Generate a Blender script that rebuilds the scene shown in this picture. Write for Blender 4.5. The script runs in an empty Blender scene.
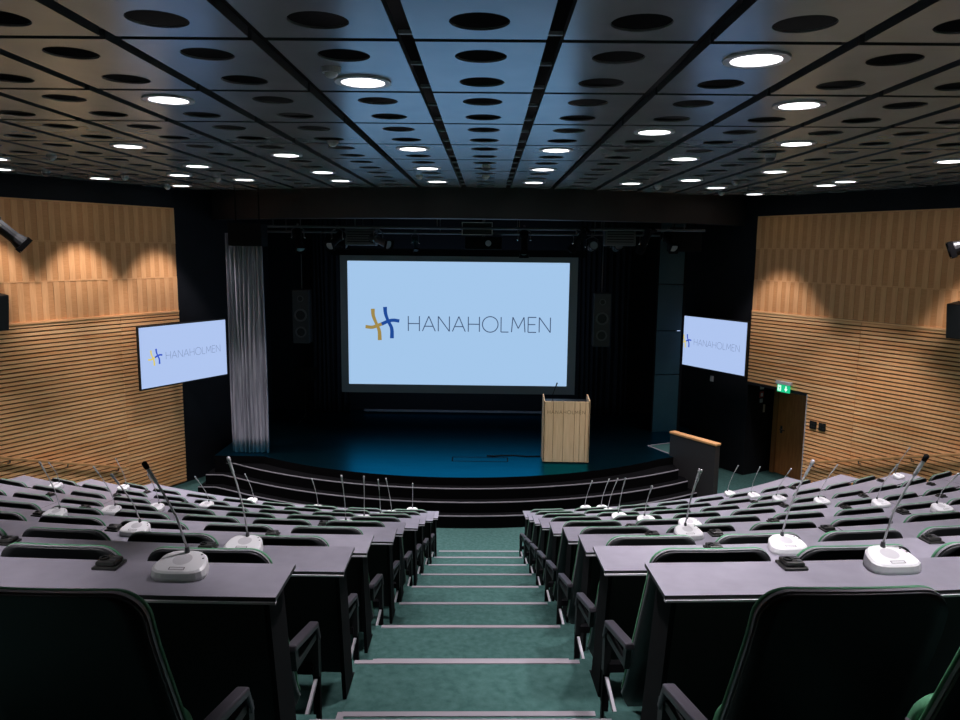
import bpy, bmesh, math, random
from mathutils import Vector, Matrix
random.seed(7)
C = bpy.context.scene.collection
PI = math.pi
sin, cos, sqrt = math.sin, math.cos, math.sqrt

# ------------------------------------------------------------------ camera, world, exposure
CAMZ = 4.715
cam = bpy.data.cameras.new('camera'); cam.lens = 28.4; cam.sensor_width = 36; cam.clip_end = 100
camo = bpy.data.objects.new('camera', cam); C.objects.link(camo)
camo.matrix_world = (Matrix.Translation((0, 0, CAMZ)) @ Matrix.Rotation(math.radians(.53), 4, 'Z')
                     @ Matrix.Rotation(PI/2 - math.radians(8.27), 4, 'X') @ Matrix.Rotation(math.radians(.6), 4, 'Z'))
bpy.context.scene.camera = camo
w = bpy.data.worlds.new('world'); bpy.context.scene.world = w; w.use_nodes = True
w.node_tree.nodes['Background'].inputs[0].default_value = (.5, .6, .8, 1)
w.node_tree.nodes['Background'].inputs[1].default_value = 0.0
vs = bpy.context.scene.view_settings
vs.view_transform = 'Standard'; vs.look = 'None'; vs.exposure = 0.0; vs.gamma = 1; vs.use_curve_mapping = False
LAMP_POWER = 320.0
LAMP_COLOR = (1.0, .93, .97)
LAMP_CONE = math.radians(71)

# ------------------------------------------------------------------ materials
def mat(name, col, rough=.5, metal=0, spec=.5, emit=None, estr=1.0, coat=0):
    m = bpy.data.materials.new(name); m.use_nodes = True
    b = m.node_tree.nodes['Principled BSDF']
    b.inputs['Base Color'].default_value = (*col, 1); b.inputs['Roughness'].default_value = rough
    b.inputs['Metallic'].default_value = metal; b.inputs['Specular IOR Level'].default_value = spec
    b.inputs['Coat Weight'].default_value = coat
    if emit:
        b.inputs['Emission Color'].default_value = (*emit, 1); b.inputs['Emission Strength'].default_value = estr
    return m
def noise_mix(m, c1, c2, scale=(1, 1, 1), ns=5, detail=4, rnd=0.0, bump=0.0, lo=.3, hi=.7, rough=None):
    """mottle the base colour between two tones with object-space noise; rnd adds a per-piece shift"""
    nt = m.node_tree; N = nt.nodes; L = nt.links; b = N['Principled BSDF']
    tc = N.new('ShaderNodeTexCoord'); mp = N.new('ShaderNodeMapping'); mp.inputs['Scale'].default_value = scale
    L.new(tc.outputs['Object'], mp.inputs['Vector'])
    nz = N.new('ShaderNodeTexNoise'); nz.inputs['Scale'].default_value = ns; nz.inputs['Detail'].default_value = detail
    nz.noise_dimensions = '4D'
    L.new(mp.outputs[0], nz.inputs['Vector'])
    oi = N.new('ShaderNodeObjectInfo')
    mu = N.new('ShaderNodeMath'); mu.operation = 'MULTIPLY'; mu.inputs[1].default_value = 20
    L.new(oi.outputs['Random'], mu.inputs[0]); L.new(mu.outputs[0], nz.inputs['W'])
    mr = N.new('ShaderNodeMapRange'); mr.inputs[1].default_value = lo; mr.inputs[2].default_value = hi
    L.new(nz.outputs['Fac'], mr.inputs[0])
    fac = mr.outputs[0]
    if rnd:
        ad = N.new('ShaderNodeMath'); ad.operation = 'MULTIPLY_ADD'; ad.inputs[1].default_value = rnd
        ad.inputs[2].default_value = -rnd/2
        L.new(oi.outputs['Random'], ad.inputs[0])
        a2 = N.new('ShaderNodeMath'); a2.operation = 'ADD'; a2.use_clamp = True
        L.new(ad.outputs[0], a2.inputs[0]); L.new(fac, a2.inputs[1]); fac = a2.outputs[0]
    mx = N.new('ShaderNodeMix'); mx.data_type = 'RGBA'
    mx.inputs[6].default_value = (*c1, 1); mx.inputs[7].default_value = (*c2, 1)
    L.new(fac, mx.inputs[0]); L.new(mx.outputs[2], b.inputs['Base Color'])
    if bump:
        bp = N.new('ShaderNodeBump'); bp.inputs['Strength'].default_value = bump; bp.inputs['Distance'].default_value = .01
        L.new(nz.outputs['Fac'], bp.inputs['Height']); L.new(bp.outputs[0], b.inputs['Normal'])
    return m
M = {}
M['ceil'] = noise_mix(mat('ceiling_panel_paint', (.4, .4, .42), .23, spec=.8, metal=.35), (.385, .37, .38), (.43, .415, .42), ns=3)
M['flange'] = mat('panel_flange_dark', (.05, .055, .06), .5)
M['ceil'].node_tree.nodes['Principled BSDF'].inputs['Specular Tint'].default_value = (.24, .70, 1, 1)  # blue tint puts the screen's glow into the panels' reflections
M['void'] = mat('void_black', (.004, .004, .005), .9, spec=.1)
M['rail'] = mat('ceiling_rail_grey', (.35, .37, .4), .5)
M['slat'] = noise_mix(mat('slat_oak', (.6, .33, .15), .45), (.80, .37, .140), (.99, .60, .29), scale=(.6, 6, 14), ns=3, rnd=.5)
M['slatback'] = mat('slat_backing', (.17, .065, .018), .8)
M['ven_d'] = noise_mix(mat('veneer_dark', (.4, .22, .1), .45), (.62, .275, .100), (.72, .345, .140), scale=(2, 2, 14), ns=5, rnd=.4)
M['ven_l'] = noise_mix(mat('veneer_light', (.5, .3, .14), .45), (.74, .37, .155), (.85, .455, .205), scale=(8, 8, 1), ns=5, rnd=.3)
M['black'] = noise_mix(mat('black_wall', (.004, .005, .007), .7, spec=.25), (.0035, .004, .006), (.006, .007, .011), ns=2)
M['beam'] = noise_mix(mat('black_beam', (.018, .016, .018), .6), (.009, .008, .010), (.018, .016, .018), ns=1.5)
M['cloth_black'] = mat('black_stage_drape', (.006, .006, .008), .9, spec=.2)
M['carpet'] = noise_mix(mat('green_carpet', (.06, .14, .13), .95, spec=.1), (.026, .068, .063), (.048, .106, .098), ns=22, detail=8, bump=.6)
M['strip'] = mat('nosing_strip_grey', (.23, .21, .235), .5)
M['stage'] = noise_mix(mat('stage_floor_blue_reflection', (.012, .075, .10), .29, metal=1, spec=.6), (.018, .115, .17), (.026, .15, .21), scale=(1, 6, 1), ns=2)  # blue of the screen's reflection put into the floor's metallic colour
M['stage'].node_tree.nodes['Principled BSDF'].inputs['Specular Tint'].default_value = (.28, .75, 1, 1)  # edge tint adds the same reflected blue at grazing angles
M['stepblk'] = mat('stage_step_black', (.002, .002, .0025), .9, spec=.05)
M['stepstrip'] = mat('step_edge_strip', (.17, .16, .18), .5)
M['desk'] = noise_mix(mat('desk_laminate', (.3, .28, .35), .42), (.185, .176, .215), (.225, .214, .258), scale=(1, 1, 1), ns=14, detail=6)
M['deskedge'] = mat('desk_edge_black', (.012, .012, .014), .4)
M['alu'] = mat('aluminium_strip', (.50, .48, .53), .4)
M['rim'] = mat('chair_edge_highlight', (.22, .215, .24), .35)  # lighter than the shell, imitates the highlight along its edge
M['blk'] = mat('black_plastic', (.007, .008, .009), .5, spec=.35)
M['blkm'] = mat('black_steel', (.004, .004, .005), .8, spec=.1)
M['shell'] = mat('chair_shell_black', (.014, .016, .018), .5)
M['armpad'] = mat('arm_pad_dark', (.042, .038, .048), .42)
M['green'] = noise_mix(mat('green_upholstery', (.06, .22, .11), .85), (.055, .20, .10), (.085, .28, .15), ns=60, detail=3)
M['white'] = mat('white_plastic', (.66, .655, .68), .35)
M['whiteg'] = mat('pale_grey_plastic', (.46, .45, .48), .4)
M['chrome'] = mat('gooseneck_metal', (.55, .54, .58), .38, metal=.35)
M['socket'] = mat('socket_dark', (.018, .018, .017), .35)
M['lampon'] = mat('lamp_diffuser', (1, 1, 1), .5, emit=(1, .97, .98), estr=6)
M['trim'] = mat('lamp_trim', (.62, .62, .65), .35)
M['screen'] = mat('projected_picture', (.0, .0, .0), .8, spec=0, emit=(.37, .57, .83), estr=1)
M['tvpic'] = mat('television_picture', (.0, .0, .0), .5, spec=.1, emit=(.43, .56, .87), estr=1)
M['scrframe'] = mat('screen_border_grey', (.20, .22, .255), .8)
M['ink'] = mat('ink_navy', (.03, .04, .08), .8, spec=0, emit=(.045, .075, .15), estr=1)
M['yel'] = mat('logo_yellow', (.1, .08, .01), .8, spec=0, emit=(.33, .235, .07), estr=1)
M['blu'] = mat('logo_blue', (.01, .03, .1), .8, spec=0, emit=(.012, .065, .30), estr=1)
M['tink'] = mat('tv_ink_grey', (.03, .04, .08), .8, spec=0, emit=(.18, .24, .42), estr=1)
M['tyel'] = mat('tv_logo_yellow', (.1, .08, .01), .8, spec=0, emit=(.70, .58, .16), estr=1)
M['tblu'] = mat('tv_logo_blue', (.01, .03, .1), .8, spec=0, emit=(.03, .08, .52), estr=1)
M['birch'] = noise_mix(mat('lectern_ash', (.7, .5, .3), .5), (.60, .40, .22), (.72, .51, .30), scale=(12, 12, .8), ns=3, rnd=.5)
M['engr'] = mat('engraved_brown', (.30, .18, .09), .6)
M['cap'] = noise_mix(mat('oak_cap', (.6, .3, .12), .4), (.52, .26, .10), (.68, .36, .15), scale=(1, 8, 8), ns=3)
M['parapet'] = mat('dark_grey_panel', (.028, .026, .028), .6)
M['door'] = noise_mix(mat('mahogany_door', (.12, .04, .015), .4), (.46, .165, .048), (.62, .25, .085), scale=(8, 8, 1), ns=3)
M['doorframe'] = mat('door_frame_wood', (.34, .14, .05), .4)
M['curtain'] = noise_mix(mat('grey_satin_curtain', (.4, .38, .43), .5), (.17, .165, .20), (.44, .425, .50), scale=(14, 14, .8), ns=2.5)
M['teal'] = noise_mix(mat('dark_teal_panel', (.012, .045, .065), .35), (.010, .035, .052), (.018, .060, .085), ns=1)
M['exitg'] = mat('exit_sign_green', (.0, .2, .1), .4, emit=(.01, .52, .22), estr=1)
M['exitw'] = mat('exit_sign_white', (.8, .8, .8), .4, emit=(.7, 1, .85), estr=1)
M['paper'] = mat('paper_white', (.9, .89, .9), .6)
M['red'] = mat('sign_red', (.5, .05, .05), .5)
M['beige'] = mat('switch_beige', (.55, .45, .35), .5)
M['pagrey'] = mat('speaker_grille_grey', (.022, .022, .025), .6)
M['lens'] = mat('lens_glass', (.35, .38, .45), .12, spec=.8)
M['metalg'] = mat('dim_metal', (.09, .09, .10), .45, metal=.5)
M['frost'] = mat('chrome_handle', (.7, .66, .62), .25, metal=.9)

# ------------------------------------------------------------------ helpers
def new_obj(name, bm, m, parent=None, smooth=False, loc=None, bevel=0, bseg=2, recalc=True):
    if recalc: bmesh.ops.recalc_face_normals(bm, faces=bm.faces)
    me = bpy.data.meshes.new(name); bm.to_mesh(me); bm.free()
    for x in (m if isinstance(m, (list, tuple)) else [m]): me.materials.append(x)
    if smooth:
        me.shade_smooth()
        for p in me.polygons: p.use_smooth = True
    o = bpy.data.objects.new(name, me); C.objects.link(o)
    if parent: o.parent = parent
    if loc: o.location = loc
    if bevel:
        b = o.modifiers.new('bevel', 'BEVEL'); b.width = bevel; b.segments = bseg; b.limit_method = 'ANGLE'
    return o
def share(name, me, parent=None, loc=(0, 0, 0), rz=0):
    o = bpy.data.objects.new(name, me); C.objects.link(o); o.parent = parent; o.location = loc; o.rotation_euler = (0, 0, rz)
    return o
def thing(name, label, cat, loc=(0, 0, 0), rz=0, group=None):
    o = bpy.data.objects.new(name, None); C.objects.link(o); o.empty_display_size = .1
    o.location = loc; o.rotation_euler = (0, 0, rz); o['label'] = label; o['category'] = cat
    if group: o['group'] = group
    return o
def tag(o, label, cat, group=None):
    o['label'] = label; o['category'] = cat
    if group: o['group'] = group
    return o
def B(): return bmesh.new()
def box(bm, x0, x1, y0, y1, z0, z1, mi=0, mtx=None):
    vs_ = [bm.verts.new((x, y, z)) for x in (x0, x1) for y in (y0, y1) for z in (z0, z1)]
    if mtx is not None:
        for v in vs_: v.co = mtx @ v.co
    for f in ((0, 1, 3, 2), (4, 6, 7, 5), (0, 4, 5, 1), (2, 3, 7, 6), (0, 2, 6, 4), (1, 5, 7, 3)):
        fc = bm.faces.new([vs_[i] for i in f]); fc.material_index = mi
    return bm
def prism(bm, pts, z0, z1, mi=0, top_mi=None):
    lo = [bm.verts.new((x, y, z0)) for x, y in pts]; hi = [bm.verts.new((x, y, z1)) for x, y in pts]
    n = len(pts)
    f = bm.faces.new(lo[::-1]); f.material_index = mi
    f = bm.faces.new(hi); f.material_index = mi if top_mi is None else top_mi
    for i in range(n):
        f = bm.faces.new((lo[i], lo[(i+1) % n], hi[(i+1) % n], hi[i])); f.material_index = mi
    return bm
def tube(bm, pts, r, n=8, r2=None, cap=True):
    pts = [Vector(p) for p in pts]; rings = []
    for i, p in enumerate(pts):
        d = (pts[min(i+1, len(pts)-1)] - pts[max(i-1, 0)]).normalized()
        a = d.cross(Vector((0, 0, 1)))
        if a.length < .05: a = d.cross(Vector((1, 0, 0)))
        a.normalize(); b = d.cross(a)
        rr = r[i] if isinstance(r, (list, tuple)) else (r if r2 is None else r + (r2-r)*i/(len(pts)-1))
        rings.append([bm.verts.new(p + (a*cos(2*PI*k/n) + b*sin(2*PI*k/n))*rr) for k in range(n)])
    for A, D in zip(rings, rings[1:]):
        for k in range(n): bm.faces.new((A[k], A[(k+1) % n], D[(k+1) % n], D[k]))
    if cap: bm.faces.new(rings[0][::-1]); bm.faces.new(rings[-1])
    return bm
def bar(bm, p0, p1, wx, wt):
    """flat bar between two points: wx = width across local x, wt = thickness"""
    p0 = Vector(p0); p1 = Vector(p1); d = (p1-p0).normalized(); a = Vector((1, 0, 0)); b = d.cross(a).normalized()
    q = [p + a*sx*wx/2 + b*sb*wt/2 for p in (p0, p1) for sx, sb in ((-1, -1), (1, -1), (1, 1), (-1, 1))]
    v = [bm.verts.new(c) for c in q]
    bm.faces.new(v[0:4]); bm.faces.new(v[4:8][::-1])
    for k in range(4): bm.faces.new((v[k], v[(k+1) % 4], v[4+(k+1) % 4], v[4+k]))
    return bm
def ringdisc(bm, r0, r1, z0, z1, n=28, mi=0):
    v = [[bm.verts.new((r*cos(2*PI*k/n), r*sin(2*PI*k/n), z)) for k in range(n)] for r, z in ((r0, z0), (r1, z0), (r1, z1), (r0, z1))]
    for a in range(4):
        for k in range(n):
            f = bm.faces.new((v[a][k], v[a][(k+1) % n], v[(a+1) % 4][(k+1) % n], v[(a+1) % 4][k])); f.material_index = mi
    return bm
def cyl(bm, r, z0, z1, n=24, x=0, y=0, r2=None):
    r2 = r if r2 is None else r2
    lo = [bm.verts.new((x+r*cos(2*PI*k/n), y+r*sin(2*PI*k/n), z0)) for k in range(n)]
    hi = [bm.verts.new((x+r2*cos(2*PI*k/n), y+r2*sin(2*PI*k/n), z1)) for k in range(n)]
    bm.faces.new(lo[::-1]); bm.faces.new(hi)
    for k in range(n): bm.faces.new((lo[k], lo[(k+1) % n], hi[(k+1) % n], hi[k]))
    return bm
# the desks of each block stand on concentric arcs, one metre and one step apart
CEN = {'left': (-.75, 20.2, 17.755), 'right': (-.2, 18.78, 16.30)}      # centre x, centre y, radius of the far edge of the nearest desk
CUR = ['left', 0]
def use(side, k): CUR[0] = side; CUR[1] = k
def rad(): return CEN[CUR[0]][2] - CUR[1]
def pol(off, a):
    x0, cy, R_ = CEN[CUR[0]]; return (x0 + (R_-CUR[1]+off)*sin(a), cy + (.035 if CUR[1] == 0 else 0) - (R_-CUR[1]+off)*cos(a))
def ang(x, off=0): return math.asin((x-CEN[CUR[0]][0])/(rad()+off))
def sector(bm, r0, r1, a0, a1, z0, z1, step=.03, mi=0, top_mi=None):
    n = max(1, int(math.ceil(abs(a1-a0)/step)))
    pts = [pol(r1, a0+(a1-a0)*i/n) for i in range(n+1)] + [pol(r0, a1+(a0-a1)*i/n) for i in range(n+1)]
    if n == 1: return prism(bm, pts, z0, z1, mi, top_mi)
    A = pts[:n+1]; Bp = pts[n+1:][::-1]
    V = [[bm.verts.new((p[0], p[1], z)) for p in L] for L, z in ((A, z0), (A, z1), (Bp, z1), (Bp, z0))]
    for q in range(4):
        for i in range(n):
            f = bm.faces.new((V[q][i], V[q][i+1], V[(q+1) % 4][i+1], V[(q+1) % 4][i]))
            f.material_index = (top_mi if (q == 1 and top_mi is not None) else mi)
    for i in (0, n):
        f = bm.faces.new([V[q][i] for q in range(4)]); f.material_index = mi
    return bm
ORD = ['zeroth', 'first', 'second', 'third', 'fourth', 'fifth', 'sixth', 'seventh', 'eighth', 'ninth', 'tenth', 'eleventh', 'twelfth',
       'thirteenth', 'fourteenth', 'fifteenth', 'sixteenth', 'seventeenth', 'eighteenth']
def ordrow(k): return 'nearest row' if k == 0 else ('farthest row' if k == 8 else ORD[k+1] + ' row')

# plan of the fan-shaped room
PLx, PLy = -6.06, 14.75
aL = math.atan2(.463, .886)                     # left wall leans in towards the stage
PRx, PRy = 5.5, 15.75
aR = math.radians(29.2)
DL = Vector((sin(aL), cos(aL), 0)); NLn = Vector((cos(aL), -sin(aL), 0))
DR = Vector((-sin(aR), cos(aR), 0)); NRn = Vector((-cos(aR), -sin(aR), 0))
ZC = CAMZ + 1.10
def clip_walls(bm, off=.0):
    for P, N in ((Vector((PLx, PLy, 0)), NLn), (Vector((PRx, PRy, 0)), NRn)):
        bmesh.ops.bisect_plane(bm, geom=bm.verts[:]+bm.edges[:]+bm.faces[:], plane_co=P+N*off, plane_no=N, clear_inner=True)

# ------------------------------------------------------------------ floor, terraces, aisle steps
def struct(o): o['kind'] = 'structure'; return o
bm = B(); box(bm, -14, 14, -2.6, 19.2, -.2, 0)
floor = struct(new_obj('floor', bm, M['carpet']))
def rowz(k): return 2.88 - .325*k
def deskz(k): return 2.88 - .325*k + .755 - .005*k
R1 = [7.6, 7.6, 7.5, 7.2, 6.8, 6.35, 5.90, 5.52, 5.06]
L1 = [-7.6, -7.6, -7.5, -7.3, -7.0, -6.6, -6.20, -5.80, -5.30]
def aisle(bm, ya, yb, z0, z1, xa=-.66, xb=.50, sk=.03):
    prism(bm, [(xa, ya), (xb, ya+sk*(xb-xa)), (xb, yb+sk*(xb-xa)), (xa, yb)], z0, z1)
for j in range(-1, 9):
    zn = rowz(j); d0 = 1.0 if j >= 0 else 4.0
    for side, xi, xo in (('left', -.66, -11.5), ('right', .50, 10.8)):
        use(side, j); bm = B()
        ai = ang(xi); ao = ang(max(-9.6 if j > 5 else -11.5, xo) if xo < 0 else min(xo, rad()*.93))
        n = 26; near = []; far = []
        for i in range(n+1):
            a = ai + (ao-ai)*i/n; far.append(pol(-.29, a)); near.append(pol(-.29+d0, a))
        prism(bm, near + far[::-1], max(0, zn-.6), zn)
        bmesh.ops.triangulate(bm, faces=[f for f in bm.faces if len(f.verts) > 4])
        clip_walls(bm, .01); new_obj('terrace', bm, M['carpet'], floor)
    yn = 2.73 + j
    bm = B(); aisle(bm, yn-d0, yn, max(0, zn-.6), zn-.001, -.72, .56, .03); new_obj('aisle_step', bm, M['carpet'], floor)
    bm = B(); aisle(bm, yn, yn+.30, max(0, zn-.325), zn-.1625); new_obj('half_step', bm, M['carpet'], floor)
    for yy, zz, xa, xb in ((yn, zn, -.68, .51), (yn+.30, zn-.1625, -.61, .49)):
        bm = B(); aisle(bm, yy-.030, yy+.004, zz-.022, zz+.004, xa, xb); new_obj('nosing_strip', bm, M['strip'], floor)
    bm = B(); aisle(bm, yn+.02, yn+.30, zn-.165, zn-.158, -.63, -.60); new_obj('nosing_strip', bm, M['strip'], floor)

# ------------------------------------------------------------------ stage and curved steps
SX = -.56
def arcpoly(R, y0, xl, xr, yl, yr, yb, n=28):
    """convex front edge (circle radius R touching y0) between xl and xr, limited by yl / yr at the ends"""
    pts = []
    for i in range(n+1):
        x = xl + (xr-xl)*i/n; d = min(abs(x-SX), R*.999)
        y = y0 + R - sqrt(R*R-d*d); y = min(y, yl if x < SX else yr); pts.append((x, y))
    return pts + [(xr, yb), (xl, yb)]
bm = B()
fp = arcpoly(6.3, 12.96, -5.25, 3.72, 14.18, 14.52, 18.6)
fp = fp[:-2] + [(3.80, 14.75), (4.25, 15.5), (4.6, 16.6), (4.8, 18.6), (-5.25, 18.6)]
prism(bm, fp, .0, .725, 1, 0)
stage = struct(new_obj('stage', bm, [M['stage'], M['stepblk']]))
for y0, R, z, xl, xr, yl, yr, strip in ((12.77, 7.4, .575, -5.22, 3.70, 14.2, 14.31, 1), (12.58, 7.6, .39, -5.37, 3.86, 14.0, 14.06, 1), (12.40, 7.9, .21, -5.45, 4.0, 13.8, 13.85, 1)):
    pts = arcpoly(R, y0, xl, xr, yl, yr, 15.2)
    bm = B(); prism(bm, pts, 0, z); so = struct(new_obj('stage_step', bm, M['stepblk']))
    bm = B(); fr = pts[:-2]
    for (xa, ya), (xb, yb) in zip(fr, fr[1:]):
        prism(bm, [(xa, ya-.006), (xb, yb-.006), (xb, yb+.030), (xa, ya+.030)], z-.006, z+.006)
    bmesh.ops.remove_doubles(bm, verts=bm.verts, dist=1e-4)
    new_obj('nosing_strip', bm, M['stepstrip'], so)
bm = B(); prism(bm, [(3.40, 15.33), (3.95, 15.61), (3.95, 14.7), (3.70, 14.7)], .725, .731)
patch = new_obj('carpet_patch', bm, M['carpet'], stage)
for pa, pb in (((3.36, 15.33), (3.93, 15.61)), ((3.36, 15.33), (3.66, 14.72))):
    bm = B(); d = Vector((pb[0]-pa[0], pb[1]-pa[1])).normalized(); n_ = Vector((-d.y, d.x))*.018
    prism(bm, [(pa[0]-n_.x, pa[1]-n_.y), (pb[0]-n_.x, pb[1]-n_.y), (pb[0]+n_.x, pb[1]+n_.y), (pa[0]+n_.x, pa[1]+n_.y)], .727, .737)
    new_obj('nosing_strip', bm, M['strip'], stage)
# floor hatch outline on the stage
bm = B()
for a in ((-.65, .43, 14.00, 14.02), (-.65, .43, 14.29, 14.31), (-.65, -.63, 14.0, 14.31), (.41, .43, 14.0, 14.31)): box(bm, *a, .722, .728)
new_obj('floor_hatch', bm, M['void'], stage)
bm = B(); box(bm, -3.0, 1.9, 18.18, 18.24, .77, .81); new_obj('edge_rail', bm, M['stepstrip'], stage)

# ------------------------------------------------------------------ side walls
def wall_root(name, P, rz):
    o = bpy.data.objects.new(name, None); C.objects.link(o); o.location = (P[0], P[1], 0); o.rotation_euler = (0, 0, rz); o['kind'] = 'structure'
    return o
# left: local +x runs away from the stage, local +y points into the room
wl_rz = math.atan2(-DL.y, -DL.x)
bm = B(); box(bm, 0, 13, -.3, -.012, 0, 6.0)
wall_left = struct(new_obj('wall_left', bm, M['slatback'])); wall_left.location = (PLx, PLy, 0); wall_left.rotation_euler = (0, 0, wl_rz)
wr_rz = math.atan2(DR.y, DR.x)
bm = B(); box(bm, -13, -1.47, -.3, -.012, 0, 6.0); box(bm, -1.47, 0, -.3, -.012, 2.03, 6.0)
wall_right = struct(new_obj('wall_right', bm, M['slatback'])); wall_right.location = (PRx, PRy, 0); wall_right.rotation_euler = (0, 0, wr_rz)
ZB = {'l': 3.47, 'r': 3.515}; ZT = 5.45
def dress(wall, side):
    sgn = 1 if side == 'l' else -1                 # u = sgn * distance from the stage-side edge
    seam = 1.29 if side == 'l' else 2.48
    zb = ZB[side]; pitch = .07
    meshes = {}
    def slat_mesh(l):
        key = round(l, 3)
        if key not in meshes:
            b = B(); box(b, -l/2, l/2, -.012, .026, -.0235, .0235); bmesh.ops.recalc_face_normals(b, faces=b.faces)
            me = bpy.data.meshes.new('wood_slat'); b.to_mesh(me); b.free(); me.materials.append(M['slat']); meshes[key] = me
        return meshes[key]
    n = 0
    z = zb - .045
    while z > .02:
        a0 = 0 if (side == 'l' or z > 2.04) else 1.47
        for s0, s1 in ((a0, seam-.004), (seam+.004, 6.6)):
            share('wood_slat', slat_mesh(s1-s0), wall, (sgn*(s0+s1)/2, 0, z))
        z -= pitch
    # cap board between slats and veneer panels
    b = B(); box(b, min(0, sgn*6.6), max(0, sgn*6.6), -.012, .034, zb-.018, zb+.018); new_obj('cap_board', b, M['slat'], wall)
    # veneer panels: three courses of laths over a darker board
    hh = (ZT - zb - .02)/3
    lm = None
    for c in range(3):
        z0 = zb + .02 + c*hh; z1 = z0 + hh
        b = B(); box(b, min(0, sgn*6.6), max(0, sgn*6.6), -.012, .010, z0, z1-.012); new_obj('veneer_panel', b, M['ven_d'], wall)
        b = B(); box(b, min(0, sgn*6.6), max(0, sgn*6.6), -.012, .016, z1-.022, z1); new_obj('veneer_rail', b, M['ven_l'], wall)
        b = B(); box(b, -.05, .05, .0, .016, 0, hh-.026); bmesh.ops.recalc_face_normals(b, faces=b.faces)
        me = bpy.data.meshes.new('veneer_lath'); b.to_mesh(me); b.free(); me.materials.append(M['ven_l'])
        off = .05 if c % 2 == 0 else .15
        for i in range(32):
            u = off + .2*i
            if u < 6.5: share('veneer_lath', me, wall, (sgn*u, 0, z0))
    b = B(); box(b, min(0, sgn*13), max(0, sgn*13), -.012, .02, ZT, 6.0); new_obj('frieze', b, M['black'], wall)
    b = B(); box(b, min(6.62*sgn, sgn*13), max(6.62*sgn, sgn*13), -.012, .02, 0, ZT); new_obj('rear_panel', b, M['ven_d'], wall)
dress(wall_left, 'l'); dress(wall_right, 'r')
# handrails on the side walls
def handrail(wall, sgn, u0, z0, u1, z1, lab):
    rl = B(); sl = (z1-z0)/(u1-u0)
    ue = 6.4; ze = z1 + sl*(ue-u1)
    v = []
    for (u, z) in ((u0, z0), (ue, ze)):
        v.append([rl.verts.new((sgn*u, y, z+dz)) for y, dz in ((.085, -.022), (.125, -.022), (.125, .022), (.085, .022))])
    rl.faces.new(v[0]); rl.faces.new(v[1][::-1])
    for k in range(4): rl.faces.new((v[0][k], v[0][(k+1) % 4], v[1][(k+1) % 4], v[1][k]))
    t = thing('handrail', lab, 'handrail', wall.location, wall.rotation_euler.z)
    new_obj('rail', rl, M['cap'], t, bevel=.008)
    u = u0 + .15
    while u < ue:
        z = z0 + sl*(u-u0); b = B(); tube(b, [(sgn*u, .028, z-.09), (sgn*u, .09, z-.075), (sgn*u, .105, z-.025)], .010, 8)
        new_obj('bracket', b, M['metalg'], t); u += .95
handrail(wall_left, 1, 1.42, .68, 3.56, 1.38, 'sloping wooden handrail along the slatted wall on the left')
handrail(wall_right, -1, 1.60, .70, 4.37, 1.55, 'sloping wooden handrail along the slatted wall on the right')

# black walls beside the stage opening, alcove and door on the right
bm = B(); box(bm, -1.75, 0, -.3, 0, 0, 6.2)
o = struct(new_obj('wall_stage_left', bm, M['black'])); o.location = wall_left.location; o.rotation_euler = (0, 0, wl_rz)
bm = B(); box(bm, 0, 2.0, -.3, 0, 0, 6.2)
wsr = struct(new_obj('wall_stage_right', bm, M['black'])); wsr.location = wall_right.location; wsr.rotation_euler = (0, 0, wr_rz)
bm = B(); box(bm, .0, .12, -1.3, -.3, 0, 2.3); box(bm, -1.59, -1.47, -1.3, -.3, 0, 2.3); box(bm, -1.59, .12, -1.3, -.3, 2.0, 2.3)
box(bm, -1.59, .12, -1.45, -1.3, 0, 2.3)
new_obj('alcove_lining', bm, M['black'], wsr)
bm = B(); box(bm, -1.485, -1.467, -.012, .034, 0, 2.01); new_obj('corner_trim', bm, M['whiteg'], wsr)
bm = B(); box(bm, -1.47, 0, -.29, .034, 1.985, 2.035); new_obj('lintel', bm, M['black'], wsr)
door = bpy.data.objects.new('door_1', None); C.objects.link(door); door['kind'] = 'structure'
door.location = (wall_right.location.x, wall_right.location.y, 0); door.rotation_euler = (0, 0, wr_rz)
bm = B()
box(bm, -.16, -.06, -.86, -.74, 0, 2.0); box(bm, -1.41, -1.31, -.86, -.74, 0, 2.0); box(bm, -1.31, -.16, -.86, -.74, 1.93, 2.0)
new_obj('door_frame', bm, M['doorframe'], door, bevel=.005)
bm = B(); box(bm, -1.31, -.16, -.84, -.79, .01, 1.93); new_obj('door_leaf', bm, M['door'], door)
bm = B(); tube(bm, [(-.27, -.79, .98), (-.27, -.74, .98)], .012); tube(bm, [(-.26, -.745, .98), (-.39, -.745, .98)], .011)
box(bm, -.295, -.245, -.79, -.782, .90, 1.06)
new_obj('handle', bm, M['frost'], door)
# wall return behind the stage on both sides, back of the stage, rear of the hall
def vwall(name, p0, p1, z0, z1, th, m):
    d = Vector((p1[0]-p0[0], p1[1]-p0[1])); n_ = Vector((-d.y, d.x)).normalized()*th
    b = B(); prism(b, [p0, p1, (p1[0]+n_.x, p1[1]+n_.y), (p0[0]+n_.x, p0[1]+n_.y)], z0, z1)
    return struct(new_obj(name, b, m))
eL = Vector((PLx, PLy, 0)) + DL*1.75; eR = Vector((PRx, PRy, 0)) + DR*2.0
vwall('wall_wing_left', (eL.x, eL.y), (eL.x-.1, 18.6), 0, 6.2, .2, M['black'])
vwall('wall_wing_right', (eR.x+.1, 18.6), (eR.x, eR.y), 0, 6.2, .2, M['black'])
vwall('wall_back', (-5.6, 18.55), (5.0, 18.55), 0, 6.2, .2, M['cloth_black'])
bk = Vector((PLx, PLy, 0)) - DL*13; bk2 = Vector((PRx, PRy, 0)) - DR*13
vwall('wall_side_left', (bk.x, -2.5), (bk.x, bk.y+.3), 0, 6.2, .2, M['ven_d'])
vwall('wall_side_right', (bk2.x, bk2.y+.3), (bk2.x, -2.5), 0, 6.2, .2, M['ven_d'])
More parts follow.
